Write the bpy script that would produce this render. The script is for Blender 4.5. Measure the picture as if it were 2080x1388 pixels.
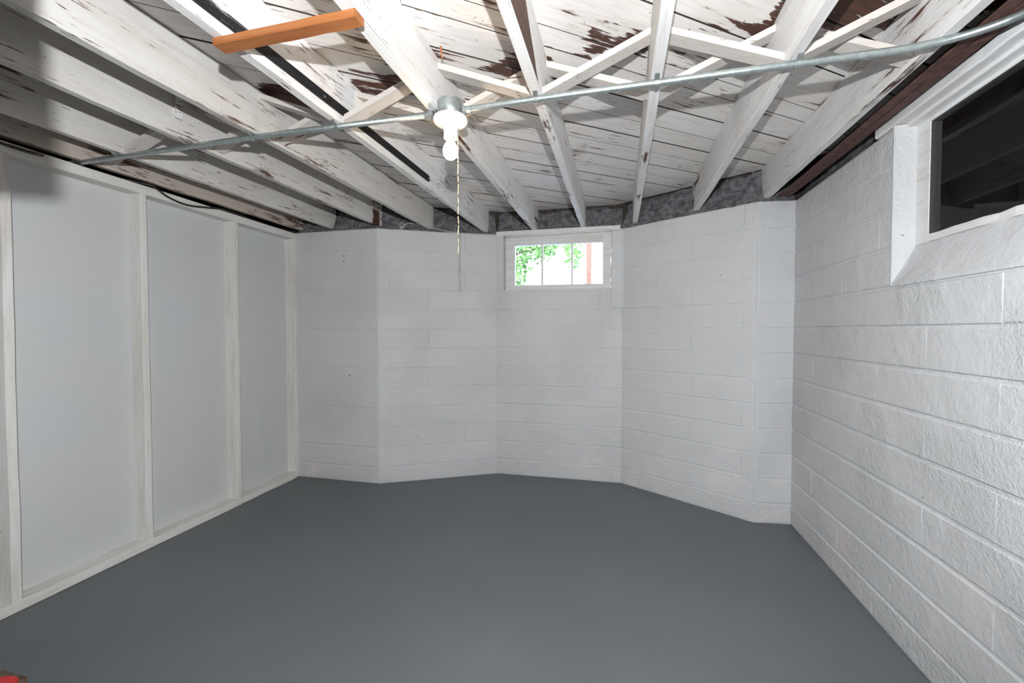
import bpy, math, random
from mathutils import Vector, noise as mnoise
R = random.Random(7)
scn = bpy.context.scene
for o in list(bpy.data.objects): bpy.data.objects.remove(o)
C = scn.collection

# ------------------------------------------------------------------ camera
CAM_H = 1.29
cd = bpy.data.cameras.new('camera'); cam = bpy.data.objects.new('camera', cd); C.objects.link(cam)
cd.sensor_width = 36; cd.sensor_fit = 'HORIZONTAL'; cd.lens = 860/2080*36; cd.clip_start = .01
cam.location = (0, 0, CAM_H)
cam.rotation_euler = (math.radians(90-1.465), 0, math.radians(14.224))
scn.camera = cam
# ------------------------------------------------------------------ world, sun, flash, exposure
w = bpy.data.worlds.new('sky'); scn.world = w; w.use_nodes = True
nt = w.node_tree; bg = nt.nodes['Background']
sky = nt.nodes.new('ShaderNodeTexSky'); sky.sky_type = 'NISHITA'; sky.sun_disc = False
sky.sun_elevation = math.radians(50); sky.sun_rotation = math.radians(180)
nt.links.new(sky.outputs[0], bg.inputs[0]); bg.inputs[1].default_value = 1.6
sd = bpy.data.lights.new('sun', 'SUN'); sd.energy = 9; sd.angle = .01; sun = bpy.data.objects.new('sun', sd)
sun.rotation_euler = (math.radians(42), 0, math.radians(12)); C.objects.link(sun)
fd = bpy.data.lights.new('camera_flash', 'SPOT'); fd.spot_size = math.radians(172); fd.spot_blend = .5; fd.energy = 228; fd.shadow_soft_size = .012; fd.color = (.94, .972, 1)
fl = bpy.data.objects.new('camera_flash', fd); fl.location = (.03, -.1, 1.56); fl.rotation_euler = (math.radians(90+20), 0, math.radians(14)); C.objects.link(fl)
BULB_STRENGTH = 95
vs = scn.view_settings; vs.view_transform = 'Standard'; vs.look = 'None'; vs.gamma = 1; vs.use_curve_mapping = False
vs.exposure = .06

# ------------------------------------------------------------------ materials
def newmat(name):
    m = bpy.data.materials.new(name); m.use_nodes = True
    n = m.node_tree.nodes; return m, m.node_tree, n['Principled BSDF']
class G:
    """tiny node helper"""
    def __init__(s, nt): s.nt = nt
    def n(s, t, **kw):
        x = s.nt.nodes.new('ShaderNode'+t)
        for k, v in kw.items(): setattr(x, k, v)
        return x
    def l(s, a, b): s.nt.links.new(a, b)
    def put(s, sock, v):
        if hasattr(v, 'is_output'): s.l(v, sock)
        else: sock.default_value = v
    def math(s, op, a, b=None, c=None, clamp=False):
        x = s.n('Math', operation=op, use_clamp=clamp); s.put(x.inputs[0], a)
        if b is not None: s.put(x.inputs[1], b)
        if c is not None: s.put(x.inputs[2], c)
        return x.outputs[0]
    def pos(s): return s.n('NewGeometry').outputs['Position']
    def mapv(s, v, scale=(1, 1, 1), rot=(0, 0, 0)):
        x = s.n('Mapping'); s.l(v, x.inputs[0]); x.inputs['Scale'].default_value = scale; x.inputs['Rotation'].default_value = rot
        return x.outputs[0]
    def noise(s, v, scale, detail=4, rough=.55, w=None):
        x = s.n('TexNoise', noise_dimensions='4D'); s.l(v, x.inputs['Vector']); x.inputs['Scale'].default_value = scale
        x.inputs['Detail'].default_value = detail; x.inputs['Roughness'].default_value = rough
        s.put(x.inputs['W'], 0.0 if w is None else w); return x.outputs['Fac']
    def step(s, v, lo, hi):
        x = s.n('MapRange', interpolation_type='SMOOTHSTEP'); s.put(x.inputs[0], v); s.put(x.inputs[1], lo); s.put(x.inputs[2], hi)
        return x.outputs[0]
    def mix(s, f, a, b):
        x = s.n('Mix', data_type='RGBA'); s.put(x.inputs[0], f)
        for sock, v in ((x.inputs[6], a), (x.inputs[7], b)):
            if hasattr(v, 'is_output'): s.l(v, sock)
            else: sock.default_value = (*v, 1)
        return x.outputs[2]
    def bump(s, h, dist, strength, bs, prev=None):
        x = s.n('Bump'); s.l(h, x.inputs['Height']); x.inputs['Distance'].default_value = dist; x.inputs['Strength'].default_value = strength
        if prev is not None: s.l(prev, x.inputs['Normal'])
        s.l(x.outputs[0], bs.inputs['Normal']); return x.outputs[0]
    def rnd(s):
        return s.math('MULTIPLY', s.n('ObjectInfo').outputs['Random'], 37.0)

def simple(name, col, rough=.6, metal=0, var=.12, bump=.3, scale=30):
    m, nt, b = newmat(name); g = G(nt); p = g.pos()
    f = g.noise(p, scale, 5)
    d = tuple(c*(1-var*2) for c in col); e = tuple(min(1, c*(1+var)) for c in col)
    g.l(g.mix(g.step(f, .3, .7), d, e), b.inputs['Base Color'])
    b.inputs['Roughness'].default_value = rough; b.inputs['Metallic'].default_value = metal
    if bump: g.bump(f, .004, bump, b)
    return m

def masonry(name, white=(.628, .631, .638), stain=True):
    m, nt, b = newmat(name); g = G(nt); p = g.pos(); w = g.rnd()
    big = g.noise(p, 2.2, 3); mid = g.noise(p, 14, 4, w=w); fine = g.noise(p, 85, 5, .65)
    z = g.n('SeparateXYZ'); g.l(p, z.inputs[0]); Z = z.outputs[2]
    col = g.mix(g.step(big, .35, .7), white, tuple(c*.965 for c in white))
    # dark pits
    v = g.n('TexVoronoi'); g.l(p, v.inputs['Vector']); v.inputs['Scale'].default_value = 9; v.inputs['Randomness'].default_value = 1
    pit = g.math('MULTIPLY', g.step(v.outputs['Distance'], .055, .03), g.step(g.noise(p, 3.1, 2), .56, .62))
    col = g.mix(g.math('MULTIPLY', pit, .8), col, (.12, .11, .10))
    if stain:   # pink efflorescence stains towards the foot of the wall
        low = g.step(Z, .75, .02)
        st = g.math('MULTIPLY', g.step(g.noise(p, 5, 4), .52, .68), low)
        col = g.mix(g.math('MULTIPLY', st, .55), col, (.80, .70, .66))
        st2 = g.math('MULTIPLY', g.step(g.noise(p, 40, 4), .55, .7), g.step(Z, .035, .0))
        col = g.mix(g.math('MULTIPLY', st2, .7), col, (.33, .23, .18))
    g.l(col, b.inputs['Base Color']); b.inputs['Roughness'].default_value = .52
    b.inputs['Specular IOR Level'].default_value = .35
    n1 = g.bump(mid, .014, .5, b)
    # rougher towards the floor
    amp = g.math('MULTIPLY', fine, g.math('ADD', .35, g.step(g.noise(p, 1.7, 2), .45, .65)))
    n2 = g.bump(amp, .006, .85, b, n1)
    v3 = g.n('TexVoronoi'); g.l(p, v3.inputs['Vector']); v3.inputs['Scale'].default_value = 21
    chip = g.math('MULTIPLY', g.step(v3.outputs['Distance'], .30, .12), g.step(g.noise(p, 7, 3, w=2.0), .57, .63))
    n3 = g.bump(chip, .006, -.9, b, n2)
    rough = g.math('MULTIPLY', g.noise(p, 46, 4, .7), g.math('MAXIMUM', g.step(Z, .34, .05), g.math('MULTIPLY', g.step(g.noise(p, 2.6, 2, w=4.0), .56, .66), .8)))
    n4 = g.bump(rough, .010, .8, b, n3)
    g.bump(pit, .004, -.8, b, n4)
    return m

def painted(name, wear=.5, white=(.80, .80, .80), wood=(.085, .040, .028), along='Y', rot=0, band=None, tri=None, patch=None):
    """worn white paint over dark old wood; grain along Y (or turned by rot)"""
    m, nt, b = newmat(name); g = G(nt); p = g.pos(); w = g.rnd()
    sc = {'Y': (26, 2.2, 26), 'X': (2.2, 26, 26), 'Z': (26, 26, 2.2)}[along]
    pr = g.mapv(p, rot=(0, 0, rot)) if rot else p
    gr = g.noise(g.mapv(pr, sc), 1.0, 7, .68, w)                # streaky grain
    gr2 = g.noise(g.mapv(pr, tuple(c*3.2 for c in sc)), 1.0, 5, .7, w)
    bl = g.noise(p, 2.6, 3, .5, w)                            # where the wear gathers
    sp = g.noise(p, 55, 3, .6, w)                             # speckle
    thr = g.math('SUBTRACT', wear, g.math('MULTIPLY', g.math('SUBTRACT', bl, .5), .55))
    mask = g.step(g.math('SUBTRACT', g.math('ADD', g.math('MULTIPLY', gr, .62), g.math('MULTIPLY', gr2, .38)), thr), .0, .05)
    spk = g.step(g.math('ADD', sp, g.math('MULTIPLY', bl, .25)), .83, .87)
    mask = g.math('MAXIMUM', mask, spk)
    gr3 = g.noise(g.mapv(pr, tuple(c*5.5 for c in sc)), 1.0, 3, .6, w)          # dry-brushed areas: fine dark flecks
    area = g.math('MULTIPLY', g.math('SUBTRACT', g.noise(p, 3.6, 3, .55, g.math('ADD', w, 5.0)), .5), .75)
    dry = g.step(g.math('ADD', gr3, area), wear+.075, wear+.13)
    mask = g.math('MAXIMUM', mask, g.math('MULTIPLY', dry, .9))
    xyz = g.n('SeparateXYZ'); g.l(p, xyz.inputs[0]); X, Y, Z = xyz.outputs
    if band:                                                 # strip of boards the brush did not reach behind the bridging
        y0, hw = band
        rag = g.math('ADD', g.math('MULTIPLY', g.math('SUBTRACT', g.noise(p, 9, 4), .5), .12), g.math('MULTIPLY', g.math('SUBTRACT', gr, .5), .40))
        rag2 = g.math('MULTIPLY', g.math('SUBTRACT', g.noise(p, 3.2, 2), .5), .42)
        dd = g.math('ABSOLUTE', g.math('SUBTRACT', Y, y0))
        hwx = g.math('ADD', hw, g.math('MULTIPLY', g.step(X, .60, .75), .10))
        mm = g.step(g.math('SUBTRACT', g.math('ADD', g.math('ADD', hwx, rag), rag2), dd), .0, .012)
        mask = g.math('MAXIMUM', mask, g.math('MULTIPLY', mm, g.step(gr2, .30, .42)))
    if tri:                                                  # bare wedge low on one side
        zb, ye, sl = tri
        lim = g.math('MULTIPLY', g.math('SUBTRACT', ye, Y), sl)
        mm = g.step(g.math('SUBTRACT', g.math('ADD', lim, g.math('MULTIPLY', g.math('SUBTRACT', gr, .5), .04)), g.math('SUBTRACT', Z, zb)), .0, .006)
        side = g.step(g.math('SUBTRACT', Z, zb), .002, .006)
        mask = g.math('MAXIMUM', mask, g.math('MULTIPLY', mm, side))
    if patch:                                                # bare rotted patch across one side
        yc, hw = patch
        dd = g.math('ABSOLUTE', g.math('SUBTRACT', Y, yc))
        mm = g.step(g.math('SUBTRACT', g.math('ADD', hw, g.math('MULTIPLY', g.math('SUBTRACT', g.noise(p, 16, 4), .5), .09)), dd), 0.0, .006)
        mask = g.math('MAXIMUM', mask, g.math('MULTIPLY', mm, g.step(Z, 2.30, 2.27)))
    wh = g.mix(g.step(bl, .3, .75), white, tuple(c*q for c, q in zip(white, (.93, .91, .88))))
    wh = g.mix(g.math('MULTIPLY', g.math('ADD', g.step(gr2, .42, .72), g.step(gr, .45, .72)), .27), wh, (.46, .36, .295))   # thin paint
    wd = g.mix(g.step(gr2, .3, .7), tuple(c*.6 for c in wood), tuple(c*1.5 for c in wood))
    g.l(g.mix(mask, wh, wd), b.inputs['Base Color'])
    b.inputs['Roughness'].default_value = .6; b.inputs['Specular IOR Level'].default_value = .3
    n1 = g.bump(gr, .004, .35, b)
    g.bump(mask, .0012, -.6, b, n1)
    return m

M = {}
M['block'] = masonry('painted_block')
M['plaster'] = masonry('painted_mortar', (.635, .640, .650), False)
M['board'] = painted('worn_white_boards', .605, rot=math.radians(52.9), band=(1.69, .05), white=(.86, .835, .81))
M['joist'] = painted('worn_white_joist', .595)
M['joist_bare'] = painted('worn_white_joist_with_bare_wedge', .595, tri=(2.165, 1.53, .60))
DINGY = (.665, .65, .625)
M['joist_dingy'] = painted('dingy_white_joist', .59, white=DINGY)
M['joist_patch'] = painted('worn_white_joist_with_bare_patch', .585, white=DINGY, patch=(3.12, .05))
M['iron'] = painted('black_iron_with_old_paint', .40, white=(.55, .55, .55), wood=(.012, .012, .013))
M['joist_worn'] = painted('heavily_worn_white_joist', .575)
M['joist_old'] = painted('thinly_painted_joist', .56, white=(.55, .49, .43))
M['bridge'] = painted('worn_white_bridging', .60, along='X', white=(.62, .585, .55))
M['trim'] = painted('white_trim', .80, along='Z', white=(.78, .775, .75), wood=(.10, .08, .06))
M['plate'] = painted('white_plate', .78, white=(.78, .775, .75), wood=(.10, .08, .06))
M['sash'] = painted('white_sash', .86, along='X', white=(.77, .78, .79), wood=(.10, .08, .06))
M['sash_y'] = painted('white_sash_side', .82, along='Y', white=(.77, .78, .79), wood=(.16, .10, .06))
M['brown'] = simple('bare_brown_wood', (.105, .048, .038), .7, var=.25, scale=40)
M['darkwood'] = simple('old_dark_wood', (.05, .038, .03), .8, var=.3)
M['orange'] = None
M['mortar'] = simple('grey_rough_mortar', (.17, .17, .178), .9, var=.3, bump=1.0, scale=26)
M['steel'] = simple('galvanized_steel', (.40, .445, .44), .38, .75, var=.10, bump=.1, scale=60)
M['porcelain'] = simple('white_porcelain', (.82, .82, .80), .25, var=.02, bump=0)
M['cord'] = simple('yellowed_cord', (.72, .60, .38), .8, var=.1, bump=.2, scale=300)
M['wirewhite'] = simple('pale_wire', (.55, .55, .55), .5, var=.1, bump=0)
M['cable'] = simple('dark_cable', (.03, .027, .022), .5, var=.2, bump=.4, scale=120)
M['cablerib'] = simple('dull_brass_cable_armour', (.24, .19, .10), .45, .5, var=.25, bump=.3, scale=150)
M['passage'] = simple('low_bounce_grey_wall', (.20, .19, .18), .85, var=.1)  # passage walls coloured dark grey so they bounce less light
M['porch'] = simple('near_black_unlit', (.010, .009, .008), .9)  # darkness of the unlit porch space put into its colour; also screw holes
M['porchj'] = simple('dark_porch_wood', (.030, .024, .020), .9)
M['red'] = simple('red_paint', (.62, .008, .010), .45, var=.1, bump=.1)
M['cratewood'] = simple('weathered_brown_wood', (.13, .085, .055), .8, var=.35, bump=.5)
M['concrete'] = simple('pale_concrete', (.62, .60, .57), .85, var=.06)
M['siding'] = simple('white_siding', (.80, .80, .79), .6, var=.02, bump=0)
M['rust'] = simple('rusty_downspout', (.16, .075, .05), .7)
M['leaf'] = simple('green_leaf', (.13, .29, .065), .5, var=.3, bump=0, scale=9)
M['bark'] = simple('grey_bark', (.18, .14, .10), .9)
def panelmat():
    m, nt, b = newmat('white_hardboard'); g = G(nt); p = g.pos()
    f = g.noise(p, 1.6, 3); e = g.noise(p, 120, 3)
    g.l(g.mix(g.step(f, .3, .7), (.585, .60, .612), (.61, .605, .59)), b.inputs['Base Color']); b.inputs['Roughness'].default_value = .42
    g.bump(e, .002, .12, b); return m
M['panel'] = panelmat()
def floormat():
    m, nt, b = newmat('grey_floor_paint'); g = G(nt); p = g.pos()
    f = g.noise(p, 1.4, 4, .6); s = g.noise(p, 90, 3, .6)
    c = g.mix(g.step(f, .3, .72), (.124, .136, .147), (.144, .155, .165))
    v = g.n('TexVoronoi'); g.l(p, v.inputs['Vector']); v.inputs['Scale'].default_value = 7
    c = g.mix(g.math('MULTIPLY', g.step(v.outputs['Distance'], .035, .02), g.step(g.noise(p, 2.3, 2), .5, .6)), c, (.03, .03, .035))
    v2 = g.n('TexVoronoi'); g.l(p, v2.inputs['Vector']); v2.inputs['Scale'].default_value = 3.7
    c = g.mix(g.math('MULTIPLY', g.step(v2.outputs['Distance'], .02, .012), .5), c, (.45, .45, .45))
    g.l(c, b.inputs['Base Color']); g.put(b.inputs['Roughness'], g.math('ADD', .42, g.math('MULTIPLY', f, .18)))
    n1 = g.bump(s, .002, .12, b); g.bump(f, .02, .06, b, n1); return m
M['floor'] = floormat()
def orangemat():
    m, nt, b = newmat('orange_raw_pine'); g = G(nt); p = g.pos()
    f = g.noise(g.mapv(p, (3, 40, 40)), 1, 6, .65)
    g.l(g.mix(g.step(f, .3, .75), (.42, .155, .045), (.27, .085, .025)), b.inputs['Base Color']); b.inputs['Roughness'].default_value = .55
    g.bump(f, .002, .2, b); return m
M['orange'] = orangemat()
def glassmat(name, dirt):
    m = bpy.data.materials.new(name); m.use_nodes = True; nt = m.node_tree; nt.nodes.clear(); g = G(nt)
    out = g.n('OutputMaterial'); tr = g.n('BsdfTransparent'); tr.inputs[0].default_value = (.96, .97, .97, 1)
    gl = g.n('BsdfGlossy'); gl.inputs['Roughness'].default_value = .02; fr = g.n('Fresnel'); fr.inputs[0].default_value = 1.45
    df = g.n('BsdfDiffuse'); df.inputs[0].default_value = (.5, .5, .5, 1)
    m1 = g.n('MixShader'); g.l(fr.outputs[0], m1.inputs[0]); g.l(tr.outputs[0], m1.inputs[1]); g.l(gl.outputs[0], m1.inputs[2])
    m2 = g.n('MixShader'); g.put(m2.inputs[0], g.math('MULTIPLY', g.noise(g.pos(), 12, 5), dirt)); g.l(m1.outputs[0], m2.inputs[1]); g.l(df.outputs[0], m2.inputs[2])
    g.l(m2.outputs[0], out.inputs[0]); return m
M['glass'] = glassmat('window_glass', .01); M['glass_dirty'] = glassmat('dusty_glass', .012)
def bulbmat():
    m, nt, b = newmat('lit_bulb'); b.inputs['Base Color'].default_value = (.9, .9, .9, 1)
    b.inputs['Emission Color'].default_value = (1, .76, .48, 1); b.inputs['Emission Strength'].default_value = BULB_STRENGTH; return m
M['bulb'] = bulbmat()

# ------------------------------------------------------------------ mesh helpers
def mk(name, verts, faces, mat, parent=None, smooth=False, **props):
    if parent is not None:
        l, q = Vector((0, 0, 0)), parent
        while q is not None: l = l+q.location; q = q.parent
        verts = [(v[0]-l[0], v[1]-l[1], v[2]-l[2]) for v in verts]
    me = bpy.data.meshes.new(name); me.from_pydata([tuple(v) for v in verts], [], faces); me.update()
    if smooth: me.polygons.foreach_set('use_smooth', [True]*len(me.polygons))
    o = bpy.data.objects.new(name, me); C.objects.link(o); me.materials.append(M[mat] if isinstance(mat, str) else mat)
    if parent is not None: o.parent = parent
    for k, v in props.items(): o[k] = v
    return o
def root(name, loc, label, cat, group=None):
    o = bpy.data.objects.new(name, None); C.objects.link(o); o.location = loc; o.empty_display_size = .05
    o['label'] = label; o['category'] = cat
    if group: o['group'] = group
    return o
BF = [(0, 3, 2, 1), (4, 5, 6, 7), (0, 1, 5, 4), (1, 2, 6, 5), (2, 3, 7, 6), (3, 0, 4, 7)]
def boxv(x0, x1, y0, y1, z0, z1):
    return [(x0, y0, z0), (x1, y0, z0), (x1, y1, z0), (x0, y1, z0), (x0, y0, z1), (x1, y0, z1), (x1, y1, z1), (x0, y1, z1)]
def box(name, b, mat, parent=None, **p): return mk(name, boxv(*b), BF, mat, parent, **p)
def boxes(name, bs, mat, parent=None, **p):
    V, F = [], []
    for b in bs:
        v = boxv(*b) if len(b) == 6 else b; k = len(V); V += v; F += [tuple(i+k for i in f) for f in BF]
    return mk(name, V, F, mat, parent, **p)
def bar(name, x0, x1, y0, y1, z0, z1, mat, parent, seg=10, wob=.0015, ch=.003, axis='Y', seed=0, **p):
    """a sawn timber: chamfered box cut into segments, slightly uneven edges"""
    rr = random.Random(seed*13+5); V, F = [], []
    a0, a1 = {'X': (x0, x1), 'Y': (y0, y1), 'Z': (z0, z1)}[axis]
    c0, c1, d0, d1 = {'X': (y0, y1, z0, z1), 'Y': (x0, x1, z0, z1), 'Z': (x0, x1, y0, y1)}[axis]
    prof = [(c0+ch, d0), (c1-ch, d0), (c1, d0+ch), (c1, d1-ch), (c1-ch, d1), (c0+ch, d1), (c0, d1-ch), (c0, d0+ch)]
    for i in range(seg+1):
        a = a0+(a1-a0)*i/seg; jc, jd = rr.uniform(-wob, wob), rr.uniform(-wob, wob)
        for c, d in prof:
            c2, d2 = c+jc+rr.uniform(-wob, wob)*.5, d+jd+rr.uniform(-wob, wob)*.5
            V.append({'X': (a, c2, d2), 'Y': (c2, a, d2), 'Z': (c2, d2, a)}[axis])
    for i in range(seg):
        for j in range(8):
            k = i*8; F.append((k+j, k+(j+1) % 8, k+8+(j+1) % 8, k+8+j))
    F += [tuple(range(7, -1, -1)), tuple(range(seg*8, seg*8+8))]
    if axis != 'Y': pass
    return mk(name, V, F, mat, parent, **p)
def tube(name, pts, r, mat, parent=None, n=8, rfun=None, smooth=True, **p):
    pts = [Vector(q) for q in pts]; V, F = [], []
    up = Vector((0, 0, 1))
    for i, q in enumerate(pts):
        t = (pts[min(i+1, len(pts)-1)]-pts[max(i-1, 0)]).normalized()
        a = t.cross(up)
        if a.length < 1e-3: a = t.cross(Vector((1, 0, 0)))
        a.normalize(); b = t.cross(a).normalized(); rr = rfun(i) if rfun else r
        for k in range(n):
            th = 2*math.pi*k/n; V.append(q+a*math.cos(th)*rr+b*math.sin(th)*rr)
    for i in range(len(pts)-1):
        for k in range(n): F.append((i*n+k, i*n+(k+1) % n, (i+1)*n+(k+1) % n, (i+1)*n+k))
    F += [tuple(range(n-1, -1, -1)), tuple(range((len(pts)-1)*n, len(pts)*n))]
    return mk(name, V, F, mat, parent, smooth, **p)
def lathe(name, c, prof, mat, parent=None, n=24, smooth=True, **p):
    V, F = [], []
    for r, z in prof:
        for k in range(n):
            th = 2*math.pi*k/n; V.append((c[0]+r*math.cos(th), c[1]+r*math.sin(th), z))
    for i in range(len(prof)-1):
        for k in range(n): F.append((i*n+k, i*n+(k+1) % n, (i+1)*n+(k+1) % n, (i+1)*n+k))
    F += [tuple(range(n-1, -1, -1)), tuple(range((len(prof)-1)*n, len(prof)*n))]
    return mk(name, V, F, mat, parent, smooth, **p)
def smoothpath(pts, n=8):
    P = [Vector(q) for q in pts]; out = []
    for i in range(len(P)-1):
        a, b, c, d = P[max(i-1, 0)], P[i], P[i+1], P[min(i+2, len(P)-1)]
        for k in range(n):
            t = k/n; out.append(.5*((2*b)+(c-a)*t+(2*a-5*b+4*c-d)*t*t+(3*b-a-3*c+d)*t**3))
    return out+[P[-1]]

# ------------------------------------------------------------------ the room's plan
C0, C1, C2, C3, C4, C5 = [(-2.739, 3.141), (-1.955, 3.153), (-1.062, 3.646), (.024, 3.666), (.88, 3.126), (1.112, 3.156)]
CR = (1.112, .15)
ZT = 2.145; ZJ = 2.165; ZB = 2.371            # wall top, joist bottom, underside of the boards
# floor
mk('floor', [(-4.2, -1.7, 0), (1.5, -1.7, 0), (1.5, 3.4, 0), (.4, 3.9, 0), (-1.3, 3.9, 0), (-2.2, 3.4, 0), (-4.2, 3.4, 0)] +
   [(-4.2, -1.7, -.1), (1.5, -1.7, -.1), (1.5, 3.4, -.1), (.4, 3.9, -.1), (-1.3, 3.9, -.1), (-2.2, 3.4, -.1), (-4.2, 3.4, -.1)],
   [tuple(range(7)), tuple(range(13, 6, -1))]+[(i, (i+7), (i+1) % 7+7, (i+1) % 7) for i in range(7)], 'floor', kind='structure')

class Facet:
    def __init__(s, A, B):
        s.A, s.B = Vector(A), Vector(B); s.L = (s.B-s.A).length; s.t = (s.B-s.A)/s.L; s.n = Vector((-s.t.y, s.t.x))
    def p(s, a, d, z):
        q = s.A+s.t*a+s.n*d; return (q.x, q.y, z)
    def bx(s, a0, a1, d0, d1, z0, z1):
        return [s.p(a0, d0, z0), s.p(a1, d0, z0), s.p(a1, d1, z0), s.p(a0, d1, z0), s.p(a0, d0, z1), s.p(a1, d0, z1), s.p(a1, d1, z1), s.p(a0, d1, z1)]
ZC = [0]+[.133+.1674*k for k in range(13)]     # course lines
def block(f, a0, a1, z0, z1, parent, gap=.002, vg=.0, rec=.003, seed=0):
    rr = random.Random(seed); a0 += vg; a1 -= vg; z0 += gap; z1 -= gap
    j = rr.uniform(-.0009, .0011); V = []
    for d, ins, amt in ((-j-.001, .006, .0011), (rec*.6, .001, .0006), (.03, 0, 0)):
        for (a, z, sa, sz) in ((a0, z0, 1, 1), (a1, z0, -1, 1), (a1, z1, -1, -1), (a0, z1, 1, -1)):
            V.append(f.p(a+sa*ins*.2+rr.uniform(-amt, amt), d+rr.uniform(-amt, amt), z+sz*ins+rr.uniform(-amt, amt)*2))
    F = [(0, 1, 2, 3)]
    for r in (0, 4):
        for k in range(4): F.append((r+(k+1) % 4, r+k, r+4+k, r+4+(k+1) % 4))
    return mk('block', V, F, 'block', parent)
def courses(f, parent, even, odd, hole=None, L=.632, gap=.002, seed=0, amax=None):
    """running bond; hole=(a0,a1,z0,z1) left open"""
    amax = amax or f.L; q = 0
    for i in range(len(ZC)-1):
        k = i-1; z0, z1 = ZC[i], ZC[i+1]
        j0 = even if k % 2 == 0 else odd
        js = sorted({0.0, amax} | {round(j0+L*m, 4) for m in range(-8, 9) if .03 < j0+L*m < amax-.03})
        for a0, a1 in zip(js, js[1:]):
            q += 1; segs = [(a0, a1)]
            if hole and z1 > hole[2]+.02:
                segs = []
                if a0 < hole[0]: segs.append((a0, min(a1, hole[0])))
                if a1 > hole[1]: segs.append((max(a0, hole[1]), a1))
                if z0 < hole[2]-.03 and a0 < hole[1] and a1 > hole[0]:
                    block(f, max(a0, hole[0]), min(a1, hole[1]), z0, hole[2], parent, gap, seed=seed+q+900)
            for b0, b1 in segs:
                if b1-b0 > .015: block(f, b0, b1, z0, min(z1, ZT), parent, gap, rec=.005 if gap > .003 else .003, seed=seed+q)
def fill(f, parent, seed, a0=0, a1=None, d0=.004, slope=.07):
    """rough mortar packed between the joist ends on top of the wall"""
    a1 = a1 or f.L; na = max(4, int((a1-a0)/.035)); prof = [(.0, ZT-.006), (d0+.012, ZT+.02), (d0+slope*.45, ZT+.075), (d0+slope*.8, ZT+.14), (d0+slope, ZT+.19), (d0+slope+.03, ZB)]
    V, F = [], []; m = len(prof)
    for i in range(na+1):
        a = a0+(a1-a0)*i/na
        for k, (d, z) in enumerate(prof):
            u = f.p(a, d, z); nz = mnoise.noise(Vector(u)*13+Vector((seed, 0, 0)))*.034+mnoise.noise(Vector(u)*40)*.012
            V.append(f.p(a, d+(nz if k else abs(nz)*.3), z+(mnoise.noise(Vector(u)*9)*.015 if 0 < k < m-1 else (0 if k else mnoise.noise(Vector(u)*30)*.008))))
    for i in range(na):
        for k in range(m-1): F.append((i*m+k, (i+1)*m+k, (i+1)*m+k+1, i*m+k+1))
    return mk('mortar_fill', V, F, 'mortar', parent, True, label='grey rough mortar packed on top of the wall')

TH = .2
def wall(name, f, hole=None, e0=0, e1=0, top=ZB):
    d = .0045 if name == 'wall_right' else .0022
    if not hole: bs = [f.bx(-e0, f.L+e1, d, TH, 0, ZT-.004)]
    else:
        h0, h1, z0, z1 = hole
        bs = [f.bx(-e0, h0, d, TH, 0, ZT-.004), f.bx(h1, f.L+e1, d, TH, 0, ZT-.004), f.bx(h0, h1, d, TH, 0, z0)]
    o = boxes(name, bs, 'plaster', kind='structure')
    mk('sill_beam', f.bx(-e0, f.L+e1, .105, TH, ZT-.003, top+.02), BF, 'darkwood', o); return o
F0, F1, F2, F3, F4, FR = Facet(C0, C1), Facet(C1, C2), Facet(C2, C3), Facet(C3, C4), Facet(C4, C5), Facet(C5, CR)
# ---- back wall, left return
wb = wall('wall_back_left', F0, e0=.3, e1=.0)
courses(F0, wb, .46, .148, seed=100); fill(F0, wb, 1)
for a, z in ((.472, 1.925), (.471, 1.880), (.517, .908)): tube('screw_hole', [F0.p(a, -.0032, z), F0.p(a, .004, z)], .005, 'porch', wb, n=8, smooth=False)
w1 = wall('wall_bay_left', F1, e0=0, e1=.1)
courses(F1, w1, .415, .73, seed=200); fill(F1, w1, 2)
HW = (.062, .998, 1.640, ZT)                  # opening of the small bright window, in the centre of the bay
w2 = wall('wall_bay_center', F2, HW, e0=.1, e1=.1)
courses(F2, w2, .27, .567, HW, seed=300); fill(F2, w2, 3, d0=.02)
w3 = wall('wall_bay_right', F3, e0=.1, e1=0)
courses(F3, w3, .58, .30, seed=400); fill(F3, w3, 4)
w4 = wall('wall_back_right', F4, e0=0, e1=.2)
courses(F4, w4, .9, .9, seed=500); fill(F4, w4, 5)
WY0, WY1 = 2.125, 1.20                        # dark window in the right wall, from far to near
HR = (3.156-WY0, 3.156-WY1, 1.487, ZT)
w5 = wall('wall_right', FR, HR, e0=.2, e1=.0)
courses(FR, w5, 3.156-2.543, 3.156-2.223, HR, gap=.0055, seed=600)
fill(FR, w5, 6, a1=.93, d0=.03); fill(FR, w5, 7, a0=1.93, d0=.03)
# uneven mortar dragged down the outer corner of the bay and the corner by the right wall
def corner_smear(parent, fa, fb, seed, wa=.05, wb_=.06):
    V, F = [], []; n = 50
    for i in range(n+1):
        z = .004+(ZT-.03)*i/n; na = lambda s: 1+.55*mnoise.noise(Vector((s, z*5.5, seed)))
        ro = lambda s: .0012+.004*mnoise.noise(Vector((s, z*16, seed)))
        pts = [fa.p(fa.L-wa*na(1), .004, z), fa.p(fa.L-wa*.55*na(1), -ro(2), z), fa.p(fa.L-.012, -ro(3)-.001, z), fb.p(.012, -ro(4)-.001, z), fb.p(wb_*.6*na(5), -ro(6), z), fb.p(wb_*na(5), .004, z)]
        V += pts
    for i in range(n):
        for k in range(5): F.append((i*6+k, i*6+k+1, i*6+k+7, i*6+k+6))
    mk('corner_mortar', V, F, 'block', parent, True)
corner_smear(w1, F0, F1, 3); corner_smear(w4, F3, F4, 8, .05, .05)

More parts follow.
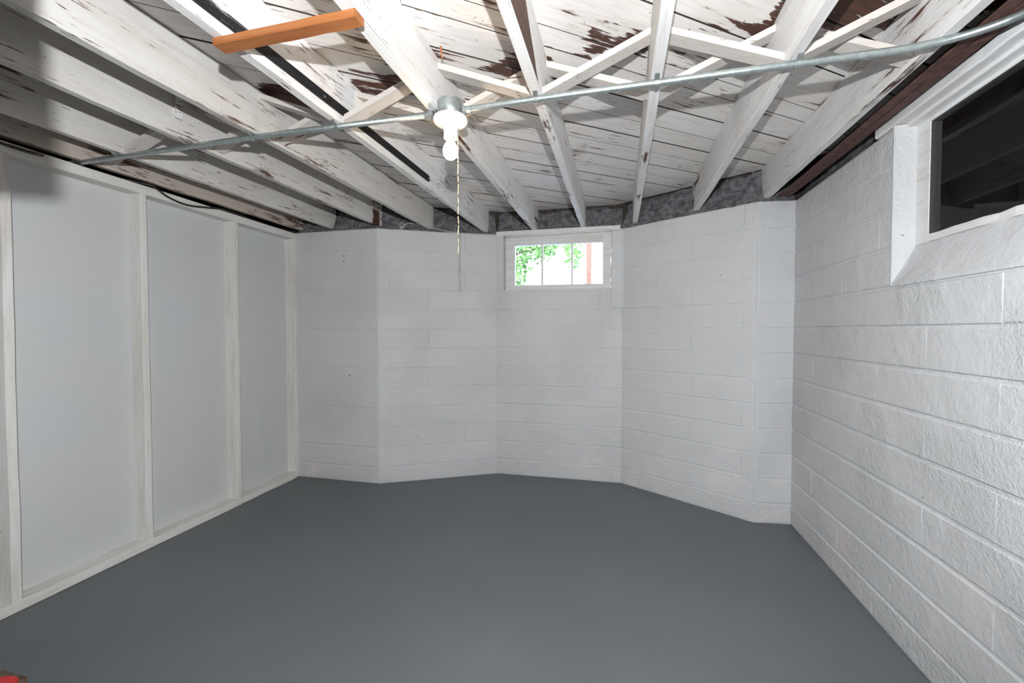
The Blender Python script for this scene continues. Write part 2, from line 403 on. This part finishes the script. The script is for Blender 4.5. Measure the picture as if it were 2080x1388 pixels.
# ---- small bright window in the bay: window_1
def fbox(f, name, a0, a1, d0, d1, z0, z1, mat, parent, **p): return mk(name, f.bx(a0, a1, d0, d1, z0, z1), BF, mat, parent, **p)
sx = lambda X: X-C2[0]
win = fbox(F2, 'window_1', sx(-.979), sx(-.903), .012, .062, 1.652, 2.132, 'sash', None, kind='structure')   # left stile carries the sash
win['label'] = 'small bright three pane basement window in the bay'
fbox(F2, 'stile', sx(-.140), sx(-.072), .012, .062, 1.652, 2.132, 'sash', win)
fbox(F2, 'rail', sx(-.903), sx(-.140), .012, .062, 2.044, 2.132, 'sash', win)
fbox(F2, 'rail', sx(-.903), sx(-.140), .012, .062, 1.652, 1.690, 'sash', win)
for X in (-.659, -.399): fbox(F2, 'muntin', sx(X)-.007, sx(X)+.007, .020, .052, 1.690, 2.044, 'sash', win)
for a, b in ((-.903, -.666), (-.652, -.406), (-.392, -.140)): fbox(F2, 'pane', sx(a), sx(b), .036, .040, 1.690, 2.044, 'glass', win)
fbox(F2, 'head_board', -.005, 1.065, -.012, .03, 2.130, 2.168, 'sash', win)
tube('head_bead', [F2.p(.08+.92*i/10, -.013, 2.118+.012*i/10) for i in range(11)], .008, 'sash', win)
fbox(F2, 'sill_strip', .062, .998, .006, .1, 1.637, 1.653, 'plaster', win)
tube('hook', [F2.p(.068, .01, 2.10), F2.p(.066, -.002, 2.06), F2.p(.07, -.004, 2.03), F2.p(.076, .004, 2.025)], .003, 'sash', win, n=6)
# cemented jamb right of the window
V, F = [], []
for i in range(17):
    z = 1.485+(2.120-1.485)*i/16; q = .003*mnoise.noise(Vector((0, z*12, 4)))
    for a, d in ((.994+q, .02), (.990+q, -.010), (1.002, -.017+q*.5), (1.07, -.014+q*.5), (1.095, -.006), (1.10, .02)): V.append(F2.p(a, d, z))
for i in range(16):
    for k in range(5): F.append((i*6+k, i*6+k+1, i*6+k+7, i*6+k+6))
F += [tuple(range(5, -1, -1)), tuple(range(96, 102))]
mk('window_jamb', V, F, 'plaster', w2)

# ---- dark window in the right wall: window_2
XF = 1.187
win2 = box('window_2', (XF, XF+.045, WY0-.075, WY0, 1.643, 2.150), 'sash_y', None, kind='structure')
win2['label'] = 'dark unlit basement window high in the right wall'
box('stile', (XF, XF+.045, WY1, WY1+.07, 1.643, 2.150), 'sash_y', win2)
bar('rail', XF, XF+.045, WY1+.07, WY0-.075, 1.643, 1.673, 'sash_y', win2, seg=12, wob=.0025)
box('rail', (XF, XF+.045, WY1+.07, WY0-.075, 2.118, 2.150), 'sash_y', win2)
box('pane', (XF+.004, XF+.008, WY1+.07, WY0-.075, 1.673, 2.118), 'glass_dirty', win2)
bar('head_board', 1.106, 1.19, WY1-.1, 2.262, 2.147, 2.192, 'sash_y', win2, seg=14, wob=.002, ch=.006)
box('head_stop', (1.150, 1.187, WY1, WY0, 2.133, 2.148), 'sash_y', win2)
# sloped cement sill and the cemented reveal on the far side
def slab(name, pts, parent, mat='plaster'):
    return mk(name, pts, BF, mat, parent)
slab('sill_slope', [(1.1085, WY1, 1.474), (1.1085, WY0, 1.474), (1.215, WY0, 1.474), (1.215, WY1, 1.474), (1.1085, WY1, 1.487), (1.1085, WY0, 1.487), (1.192, WY0, 1.644), (1.192, WY1, 1.644)], w5)
V, F = [], []
for i in range(15):
    z = 1.48+(ZT-1.48)*i/14; q = .0022*mnoise.noise(Vector((2, z*14, 4)))
    for X, Y in ((1.116, 2.15), (1.109+q*.6, 2.142+q), (1.108+q*.6, WY0+.004+q), (1.113, WY0-.001+q), (1.15, WY0-.003+q), (1.19, WY0-.001)): V.append((X, Y, z))
for i in range(14):
    for k in range(5): F.append((i*6+k, i*6+k+6, i*6+k+7, i*6+k+1))
mk('window_reveal', V, F, 'plaster', w5)
# unlit space behind the dark window: block jamb, boards and joists under the porch
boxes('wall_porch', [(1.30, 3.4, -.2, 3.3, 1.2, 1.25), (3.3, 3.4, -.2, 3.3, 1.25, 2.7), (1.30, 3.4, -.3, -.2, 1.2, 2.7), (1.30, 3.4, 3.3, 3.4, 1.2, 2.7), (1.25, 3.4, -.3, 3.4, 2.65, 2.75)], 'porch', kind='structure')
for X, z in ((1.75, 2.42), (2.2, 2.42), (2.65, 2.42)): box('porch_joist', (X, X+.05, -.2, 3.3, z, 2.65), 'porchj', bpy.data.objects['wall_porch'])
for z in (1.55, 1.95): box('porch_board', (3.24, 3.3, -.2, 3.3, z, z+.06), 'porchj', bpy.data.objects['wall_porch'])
box('outer_jamb', (1.236, 1.36, WY0-.035, WY0+.08, 1.45, 2.2), 'mortar', w5)

# ------------------------------------------------------------------ left partition
FL = Facet((-2.6073, 0), (-2.739, 3.141))     # front of the studs; a = along Y
FLn = lambda a, d: (FL.A.x+FL.t.x*a-abs(FL.t.y)*d, FL.A.y+FL.t.y*a+FL.t.x*d)
def lbox(name, a0, a1, d0, d1, z0, z1, mat, parent, axis='Z', seg=8, seed=0, wob=.0012, ch=.0025):
    o = bar(name, a0, a1, d0, d1, z0, z1, mat, parent, seg=seg, axis=axis, seed=seed, wob=wob, ch=ch)
    for v in o.data.vertices:
        a, d = v.co.x, v.co.y; X, Y = FLn(a, d); v.co.x, v.co.y = X, Y
    o.data.flip_normals() ; o.data.update(); return o
YS = [-1.14, -.53, .08, .69, 1.275, 1.862, 2.500, 3.112]
wl = lbox('wall_left', -1.6, 3.16, .097, .112, .02, 2.10, 'panel', None, axis='X', seg=2, wob=0, ch=.001); wl['kind'] = 'structure'
edges = YS+[3.16]
for i in range(len(YS)-1):
    lbox('wall_panel', YS[i]+.022, YS[i+1]+.016, .088, .098, .03, 2.10, 'panel', wl, axis='X', seg=6, wob=.0015, ch=.001, seed=i)
for i, a in enumerate(YS):
    lbox('stud', a, a+(.036 if i < 7 else .04), .0, .092, .049, 2.083, 'trim', wl, axis='Z', seg=10, seed=20+i, wob=.0016)
lbox('batten', 1.322, 1.345, .060, .090, .049, 1.93, 'trim', wl, axis='Z', seg=8, seed=40)
lbox('top_plate', -1.6, 3.14, -.002, .092, 2.083, 2.134, 'plate', wl, axis='X', seg=16, seed=31)
lbox('bottom_plate', -1.6, 2.525, -.003, .092, .002, .050, 'plate', wl, axis='X', seg=14, seed=32, wob=.002)
lbox('bottom_plate', 2.530, 3.14, -.003, .092, .002, .050, 'plate', wl, axis='X', seg=6, seed=33, wob=.002)
# unlit room beyond the partition, doorway wall by the photographer plus an added flash blocker, passage behind
boxes('wall_beyond', [(-4.2, -4.1, -1.7, 3.4, 0, 2.39), (-4.2, -2.74, 3.3, 3.4, 0, 2.39)], 'darkwood', kind='structure')
boxes('wall_front_flash_block', [(-2.62, -.575, .17, .257, 1.645, ZJ-.003), (.46, 1.112, .17, .257, 0, ZJ-.003), (-.575, .46, .17, .257, 2.08, ZJ-.003)], 'plaster', kind='structure')  # first box: unseen hanging drop, added to block the flash at upper left
boxes('wall_passage', [(-1.1, -1.0, -1.7, .17, 0, ZJ-.003), (1.0, 1.1, -1.7, .17, 0, ZJ-.003), (-1.1, 1.1, -1.7, -1.6, 0, 2.39), (-4.2, -1.1, -1.7, -1.6, 0, 2.39), (1.1, 1.5, -1.7, .15, 0, 2.39)], 'passage', kind='structure')

# ------------------------------------------------------------------ ceiling: boards laid aslant over joists
ceil = mk('ceiling', *(lambda P: ([(x, y, 2.398) for x, y in P]+[(x, y, 2.46) for x, y in P], [tuple(range(len(P)-1, -1, -1)), tuple(range(len(P), 2*len(P)))]+[(i, (i+1) % len(P), (i+1) % len(P)+len(P), i+len(P)) for i in range(len(P))]))(
    [(-4.2, -1.7), (1.5, -1.7), (1.5, 3.36), (1.0, 3.36), (.12, 3.88), (-1.12, 3.86), (-2.02, 3.36), (-4.2, 3.4)]), 'darkwood', kind='structure')
def clip(poly, fx):
    out = []
    for i in range(len(poly)):
        a, b = poly[i], poly[(i+1) % len(poly)]; fa, fb = fx(a), fx(b)
        if fa >= 0: out.append(a)
        if (fa >= 0) != (fb >= 0): t = fa/(fa-fb); out.append((a[0]+(b[0]-a[0])*t, a[1]+(b[1]-a[1])*t))
    return out
BD = (math.sin(math.radians(52.9)), math.cos(math.radians(52.9))); BN = (-BD[1], BD[0])
edges = [1.134, 1.36, 1.462, 1.628, 1.79, 1.93, 2.06, 2.21, 2.35, 2.49]
while edges[-1] < 4.9: edges.append(edges[-1]+R.uniform(.125, .17))
low = 1.134
while low > -2.4: low -= R.uniform(.15, .2); edges.insert(0, low)
for e0, e1 in zip(edges, edges[1:]):
    # long boards, butted over a joist here and there
    cuts = [-6]+sorted(R.uniform(-3.2, 4.4) for _ in range(1))+[6]
    for c0, c1 in zip(cuts, cuts[1:]):
        P = [(BD[0]*c+BN[0]*e, BD[1]*c+BN[1]*e) for c, e in ((c0+.001, e0+.003+.0015*((int(e0*97)%3)-1)), (c1-.001, e0+.003+.0015*((int(e0*97)%3)-1)), (c1-.001, e1-.003), (c0+.001, e1-.003))]
        for fx in (lambda p: p[0]+2.98, lambda p: 1.36-p[0], lambda p: p[1]+1.5, lambda p: 3.78-p[1], lambda p: 3.78-.12-p[1]-(p[0]-.15)*.62, lambda p: 3.74-p[1]+(p[0]+1.05)*.55):
            P = clip(P, fx)
            if len(P) < 3: break
        if len(P) < 3: continue
        n = len(P); dz = R.uniform(-.0025, .0015)
        mk('floor_board', [(x, y, ZB+dz) for x, y in P]+[(x, y, ZB+.024) for x, y in P], [tuple(range(n-1, -1, -1)), tuple(range(n, 2*n))]+[(i, (i+1) % n, (i+1) % n+n, i+n) for i in range(n)], 'board', ceil)
        fb = bpy.context.scene.collection.objects[-1]; fb.data.materials.append(M['darkwood'])
        for q in list(fb.data.polygons)[1:]: q.material_index = 1
def wallY(X):
    for f in (F0, F1, F2, F3, F4):
        if f.A.x <= X <= f.B.x: return f.A.y+(f.B.y-f.A.y)*(X-f.A.x)/(f.B.x-f.A.x)
    return 3.15
K = .848
JX = [c*K for c in (-3.185, -2.830, -2.312, -1.871, -1.366, -.853, -.358, .1415, .636, 1.108)]
HWJ = .0195
for i, X in enumerate(JX):
    mat = {0: 'joist_old', 1: 'joist_dingy', 2: 'joist_patch', 3: 'joist_dingy', 4: 'joist_worn', 6: 'joist_bare', 7: 'joist_worn'}.get(i, 'joist')
    bar('joist', X-HWJ, X+HWJ, -1.55, wallY(X)+.055, ZJ, ZB+.001, mat, ceil, seg=26, wob=.0018, ch=.003, seed=i)
# split along the joist that carries the lamp: a thin lifted splinter line
bar('ledger_strip', JX[5]+HWJ-.001, JX[5]+HWJ+.006, -.6, 3.30, ZJ+.002, ZJ+.093, 'joist', ceil, seg=20, wob=.0012, ch=.0012, seed=77)
for X in (1.022, 1.063): bar('sill_plank', X-.0195, X+.0195, -1.55, 3.14, ZJ+.003, ZJ+.013, 'brown', ceil, seg=12, wob=.0008, seed=int(X*100), label='bare brown plank along the top of the right wall')
box('cleat', (JX[2]+HWJ-.001, JX[2]+HWJ+.016, 1.490, 1.518, 2.245, 2.345), 'joist_worn', ceil)
# cross bridging
def strut(x0, z0, x1, z1, y0, y1, seed):
    t = .011; L = math.hypot(x1-x0, z1-z0); nx, nz = -(z1-z0)/L*t, (x1-x0)/L*t
    rr = random.Random(seed); a = rr.uniform(-.004, .004)
    V = [(x0+nx, y0+a, z0+nz), (x1+nx, y0-a, z1+nz), (x1+nx, y1-a, z1+nz), (x0+nx, y1+a, z0+nz), (x0-nx, y0+a, z0-nz), (x1-nx, y0-a, z1-nz), (x1-nx, y1-a, z1-nz), (x0-nx, y1+a, z0-nz)]
    mk('bridging', V, BF, 'bridge', ceil)
for i in range(len(JX)-1):
    a, b = JX[i]+HWJ-.004, JX[i+1]-HWJ+.004; zl, zh = ZJ+.022, ZB-.028
    near_up = i in (4, 6, 8, 1)             # near strut rises to the right
    yn, yf = (1.583, 1.643), (1.672, 1.732)
    u, d = (yn, yf) if near_up else (yf, yn)
    strut(a, zl, b, zh, *u, seed=i); strut(a, zh, b, zl, *d, seed=i+50)

# ------------------------------------------------------------------ things
# conduit
ZK = 2.1525
cr = root('conduit', (-1.0, 1.572, ZK), 'long grey metal conduit strapped under the ceiling joists', 'conduit')
tube('pipe', [(-2.742, 1.577, ZK-.006), (-2.6, 1.576, ZK-.003), (-1.57, 1.569, ZK), (-.72, 1.574, ZK-.004)], .0118, 'steel', cr, n=12)
tube('pipe', smoothpath([(-.59, 1.574, ZK-.004), (-.294, 1.572, ZK), (.114, 1.573, ZK), (.524, 1.574, ZK), (.80, 1.576, ZK), (.90, 1.566, ZK), (.985, 1.538, ZK), (1.055, 1.485, ZK), (1.088, 1.40, ZK), (1.092, 1.2, ZK), (1.092, .3, ZK)], 6), .0118, 'steel', cr, n=12)
lathe_pts = [(-2.735, 1.577), (-.735, 1.574), (-.578, 1.574)]
for x, y in lathe_pts: tube('connector', [(x-.017, y, ZK-.005), (x-.008, y, ZK-.005), (x-.007, y, ZK-.005), (x+.017, y, ZK-.004)], .0155, 'steel', cr, n=10, rfun=lambda i: (.0165, .0165, .0145, .0145)[i], smooth=False)
for i in (1, 3, 4, 6, 7, 8):
    X = JX[i]+(.0 if i != 8 else .01)
    V, F = [], []
    for k in range(9):
        th = math.pi*k/8; 
        for xx in (-.008, .008): V.append((X+xx, 1.572-math.cos(th)*.0135, ZK-math.sin(th)*.0135))
    V = [(X-.008, 1.535, ZJ-.001), (X+.008, 1.535, ZJ-.001)]+V
    n = len(V)//2
    for k in range(n-1): F.append((2*k, 2*k+1, 2*k+3, 2*k+2))
    o = mk('strap', V, F, 'steel', cr); o.modifiers.new('thickness', 'SOLIDIFY').thickness = .0016
# lamp
LX, LY = -.652, 1.583
lr = root('ceiling_lamp', (LX, LY, 2.19), 'bare lit bulb in white porcelain holder under a round metal box', 'lamp')
lathe('junction_box', (LX, LY), [(.050, 2.192), (.051, 2.190), (.051, 2.132), (.049, 2.130)], 'steel', lr, n=28)
box('bracket', (LX-.058, LX-.0545, LY-.022, LY+.022, 2.135, 2.235), 'steel', lr)
lathe('lampholder', (LX, LY), [(.050, 2.1305), (.066, 2.129), (.069, 2.122), (.067, 2.114), (.060, 2.108), (.047, 2.102), (.035, 2.094), (.0285, 2.084), (.027, 2.070), (.0265, 2.050), (.0235, 2.048), (.022, 2.054), (.0, 2.056)], 'porcelain', lr, n=32)
bb = lathe('bulb', (LX, LY), [(.0, 2.052), (.0135, 2.051), (.0140, 2.046), (.0165, 2.040), (.0225, 2.0265), (.021, 2.0262), (0, 2.026)], 'porcelain', lr, n=28)
lathe('bulb_globe', (LX, LY), [(.0, 2.0258), (.0222, 2.0258), (.0275, 2.015), (.0300, 2.002), (.0290, 1.990), (.0245, 1.979), (.0165, 1.9715), (.008, 1.9685), (0, 1.968)], 'bulb', bb, n=28)
# bead chain and cord
tube('bead_chain', [(LX+.030, LY+.004, 2.092-i*.00075) for i in range(60)], .002, 'steel', lr, n=6, rfun=lambda i: .0019 if i % 3 else .0009)
cord = [(LX+.030+.0016*math.sin(i*.9)*(i/40), LY+.004, 2.048-.455*i/40) for i in range(41)]
tube('pull_cord', cord, .0021, 'cord', lr, n=6, rfun=lambda i: (.0021+.0004*math.sin(i*2.4)) if i < 34 else .0016)
# orange brace
bar('brace_strip', -1.180, -.700, 1.025, 1.071, 2.1415, 2.1645, 'orange', None, seg=8, axis='X', wob=.0008, seed=9, label='raw orange wooden strip nailed across two white joists', category='wood strip')
# black iron strap along the joist
SX = JX[4]+HWJ
V, F = [], []; n = 26
ring = [(y, z) for y, z in [(-.4, 2.188), (2.40, 2.200)]]+[(2.40+.019*math.sin(math.pi*k/8), 2.219-.019*math.cos(math.pi*k/8)) for k in range(1, 8)]+[(2.40, 2.238), (-.4, 2.226)]
m = len(ring)
V = [(SX+.0005, y, z) for y, z in ring]+[(SX+.0065, y, z) for y, z in ring]
F = [tuple(range(m)), tuple(range(2*m-1, m-1, -1))]+[(i, i+m, (i+1) % m+m, (i+1) % m) for i in range(m)]
st = root('iron_strap', (SX, 1.0, 2.2), 'black flat iron bar screwed along the side of a joist', 'iron bar')
mk('bar', V, F, 'iron', st)
tube('screw', [(SX+.006, 2.402, 2.219), (SX+.009, 2.402, 2.219)], .006, 'steel', st, n=10, smooth=False)
tube('screw', [(SX+.006, 1.46, 2.213), (SX+.009, 1.46, 2.213)], .005, 'steel', st, n=10, smooth=False)
# cables
def lp(a, d, z): X, Y = FLn(a, d); return (X, Y, z)
ac = root('armoured_cable', lp(.9, -.01, 2.14), 'dark armoured cable drooping over the top plate of the left partition', 'cable')
tube('cable', smoothpath([lp(.15, .05, 2.142), lp(.8, .03, 2.146), lp(1.15, .004, 2.143), lp(1.28, -.012, 2.118), lp(1.40, -.012, 2.118), lp(1.50, .06, 2.150), lp(1.58, .105, 2.150), lp(1.70, .09, 2.150), lp(1.86, .03, 2.150), lp(1.93, -.010, 2.142), lp(2.02, -.012, 2.106), lp(2.14, -.012, 2.094), lp(2.28, -.012, 2.118), lp(2.42, -.003, 2.143), lp(2.60, .02, 2.146), lp(2.95, .05, 2.146)], 10), .0062, 'cable', ac, n=8)
tube('armour', smoothpath([lp(1.30, -.0125, 2.118), lp(1.36, -.0125, 2.117), lp(1.41, -.0115, 2.1205)], 22), .0074, 'cablerib', ac, n=8, rfun=lambda i: .0080 if i % 3 else .0066, smooth=False)
wr = [F1.p(.20+.018*math.cos(t)*(1-.05*t), -.012, 2.175+.024*math.sin(t)*(1-.05*t)) for t in [i*.45-1.2 for i in range(13)]][::-1]
wr += [F1.p(a, d, z) for a, d, z in ((.19, -.012, 2.150), (.25, -.014, 2.192), (.34, -.014, 2.188), (.46, -.012, 2.166), (.56, -.012, 2.148), (.75, -.010, 2.139), (.95, -.010, 2.142), (1.02, -.012, 2.146))]
tube('loose_wire', smoothpath(wr, 5), .0030, 'wirewhite', None, n=6, label='thin pale wire curled at one end along the top of the bay wall', category='wire')
# splinter hanging from a board
mk('wood_splinter', [(-.668, 1.515, ZB-.001), (-.660, 1.517, ZB-.001), (-.664, 1.522, ZB-.001), (-.672, 1.545, ZB-.030), (-.667, 1.546, ZB-.029), (-.669, 1.549, ZB-.028)], [(0, 2, 1), (3, 4, 5), (0, 1, 4, 3), (1, 2, 5, 4), (2, 0, 3, 5)], 'orange', ceil, label='thin orange splinter hanging from a ceiling board')
# box with a red mark at the lower left
bx = root('wooden_box', (-1.83, .62, 0), 'weathered brown wooden box with red paint on its lid in the corner', 'box')
bx0 = (-2.04, -1.634, .43, .808)
box('lid', (bx0[0], bx0[1], bx0[2], bx0[3], .278, .30), 'cratewood', bx)
for (x0, x1, y0, y1) in ((bx0[0]+.01, bx0[1]-.008, bx0[3]-.03, bx0[3]-.01), (bx0[0]+.01, bx0[1]-.008, bx0[2]+.01, bx0[2]+.03)):
    for z0, z1 in ((.002, .135), (.140, .277)): box('side_plank', (x0, x1, y0, y1, z0, z1), 'cratewood', bx)
for (x0, x1) in ((bx0[0]+.01, bx0[0]+.03), (bx0[1]-.028, bx0[1]-.008)):
    for z0, z1 in ((.002, .135), (.140, .277)): box('end_plank', (x0, x1, bx0[2]+.031, bx0[3]-.031, z0, z1), 'cratewood', bx)
out = [(-1.780, .752), (-1.735, .782), (-1.715, .794), (-1.685, .797), (-1.667, .790), (-1.664, .772), (-1.675, .745), (-1.69, .70), (-1.72, .64), (-1.80, .60), (-1.84, .66)]
out = [(x+.028, y+.003) for x, y in out]
n = len(out)
mk('red_mark', [(x, y, .3003) for x, y in out]+[(x, y, .302) for x, y in out], [tuple(range(n)), tuple(range(n, 2*n))]+[(i, i+n, (i+1) % n+n, (i+1) % n) for i in range(n)], 'red', bx, label='bright red painted patch')

# ------------------------------------------------------------------ outdoors, seen through the small window
mk('ground', [(-14, 3.9, 1.46), (14, 3.9, 1.46), (14, 16, 1.50), (-14, 16, 1.50)]+[(-14, 3.9, 1.30), (14, 3.9, 1.30), (14, 16, 1.30), (-14, 16, 1.30)], [(0, 1, 2, 3), (4, 7, 6, 5), (0, 4, 5, 1)], 'concrete', kind='structure')
nh = root('neighbour_house', (-1.5, 9.0, 1.48), 'sunlit white clapboard house wall seen through the small window', 'house')
for k in range(16):
    z = 1.49+k*.2; mk('clapboard', [(-7, 9.0, z), (5, 9.0, z), (5, 9.03, z+.205), (-7, 9.03, z+.205), (-7, 9.06, z), (5, 9.06, z), (5, 9.06, z+.205), (-7, 9.06, z+.205)], [(0, 1, 2, 3), (4, 7, 6, 5), (0, 4, 5, 1), (2, 6, 7, 3)], 'siding', nh)
tube('downspout', [(-.62, 8.96, 1.49), (-.62, 8.96, 3.0), (-.63, 8.96, 4.6)], .05, 'rust', nh)
box('eave', (-7, 5, 8.5, 9.06, 4.66, 4.80), 'siding', nh)
tr = root('garden_shrub', (-1.75, 5.6, 1.465), 'leafy green shrub outside the small window', 'shrub')
stem = smoothpath([(-1.75, 5.6, 1.465), (-1.72, 5.6, 1.8), (-1.6, 5.58, 2.1), (-1.35, 5.6, 2.32), (-.95, 5.6, 2.42), (-.6, 5.6, 2.36)], 5)
tube('stem', stem, .015, 'bark', tr, n=6, rfun=lambda i: .018-.0005*i)
tube('stem', smoothpath([(-1.74, 5.6, 1.6), (-1.55, 5.55, 1.85), (-1.42, 5.6, 2.0)], 4), .01, 'bark', tr, n=6)
V, F = [], []
for cx, cy, cz, rx, rz, nn in ((-1.28, 5.6, 2.38, .28, .17, 260), (-1.0, 5.6, 2.36, .20, .12, 120), (-.60, 5.6, 2.33, .13, .17, 120), (-1.33, 5.6, 2.15, .13, .2, 110), (-.84, 5.6, 2.44, .2, .07, 50), (-1.36, 5.6, 1.98, .14, .16, 60)):
    for _ in range(nn):
        p = Vector((cx+R.gauss(0, .5)*rx, cy+R.gauss(0, .12), cz+R.gauss(0, .5)*rz)); s = R.uniform(.025, .05)
        a = Vector((R.uniform(-1, 1), R.uniform(-.6, .6), R.uniform(-1, .3))).normalized(); b = a.cross(Vector((R.uniform(-1, 1), -1, R.uniform(-.5, 1)))).normalized()
        k = len(V); V += [p-a*s, p+b*s*.5, p+a*s, p-b*s*.5]; F.append((k, k+1, k+2, k+3))
mk('foliage', V, F, 'leaf', tr, kind='stuff')
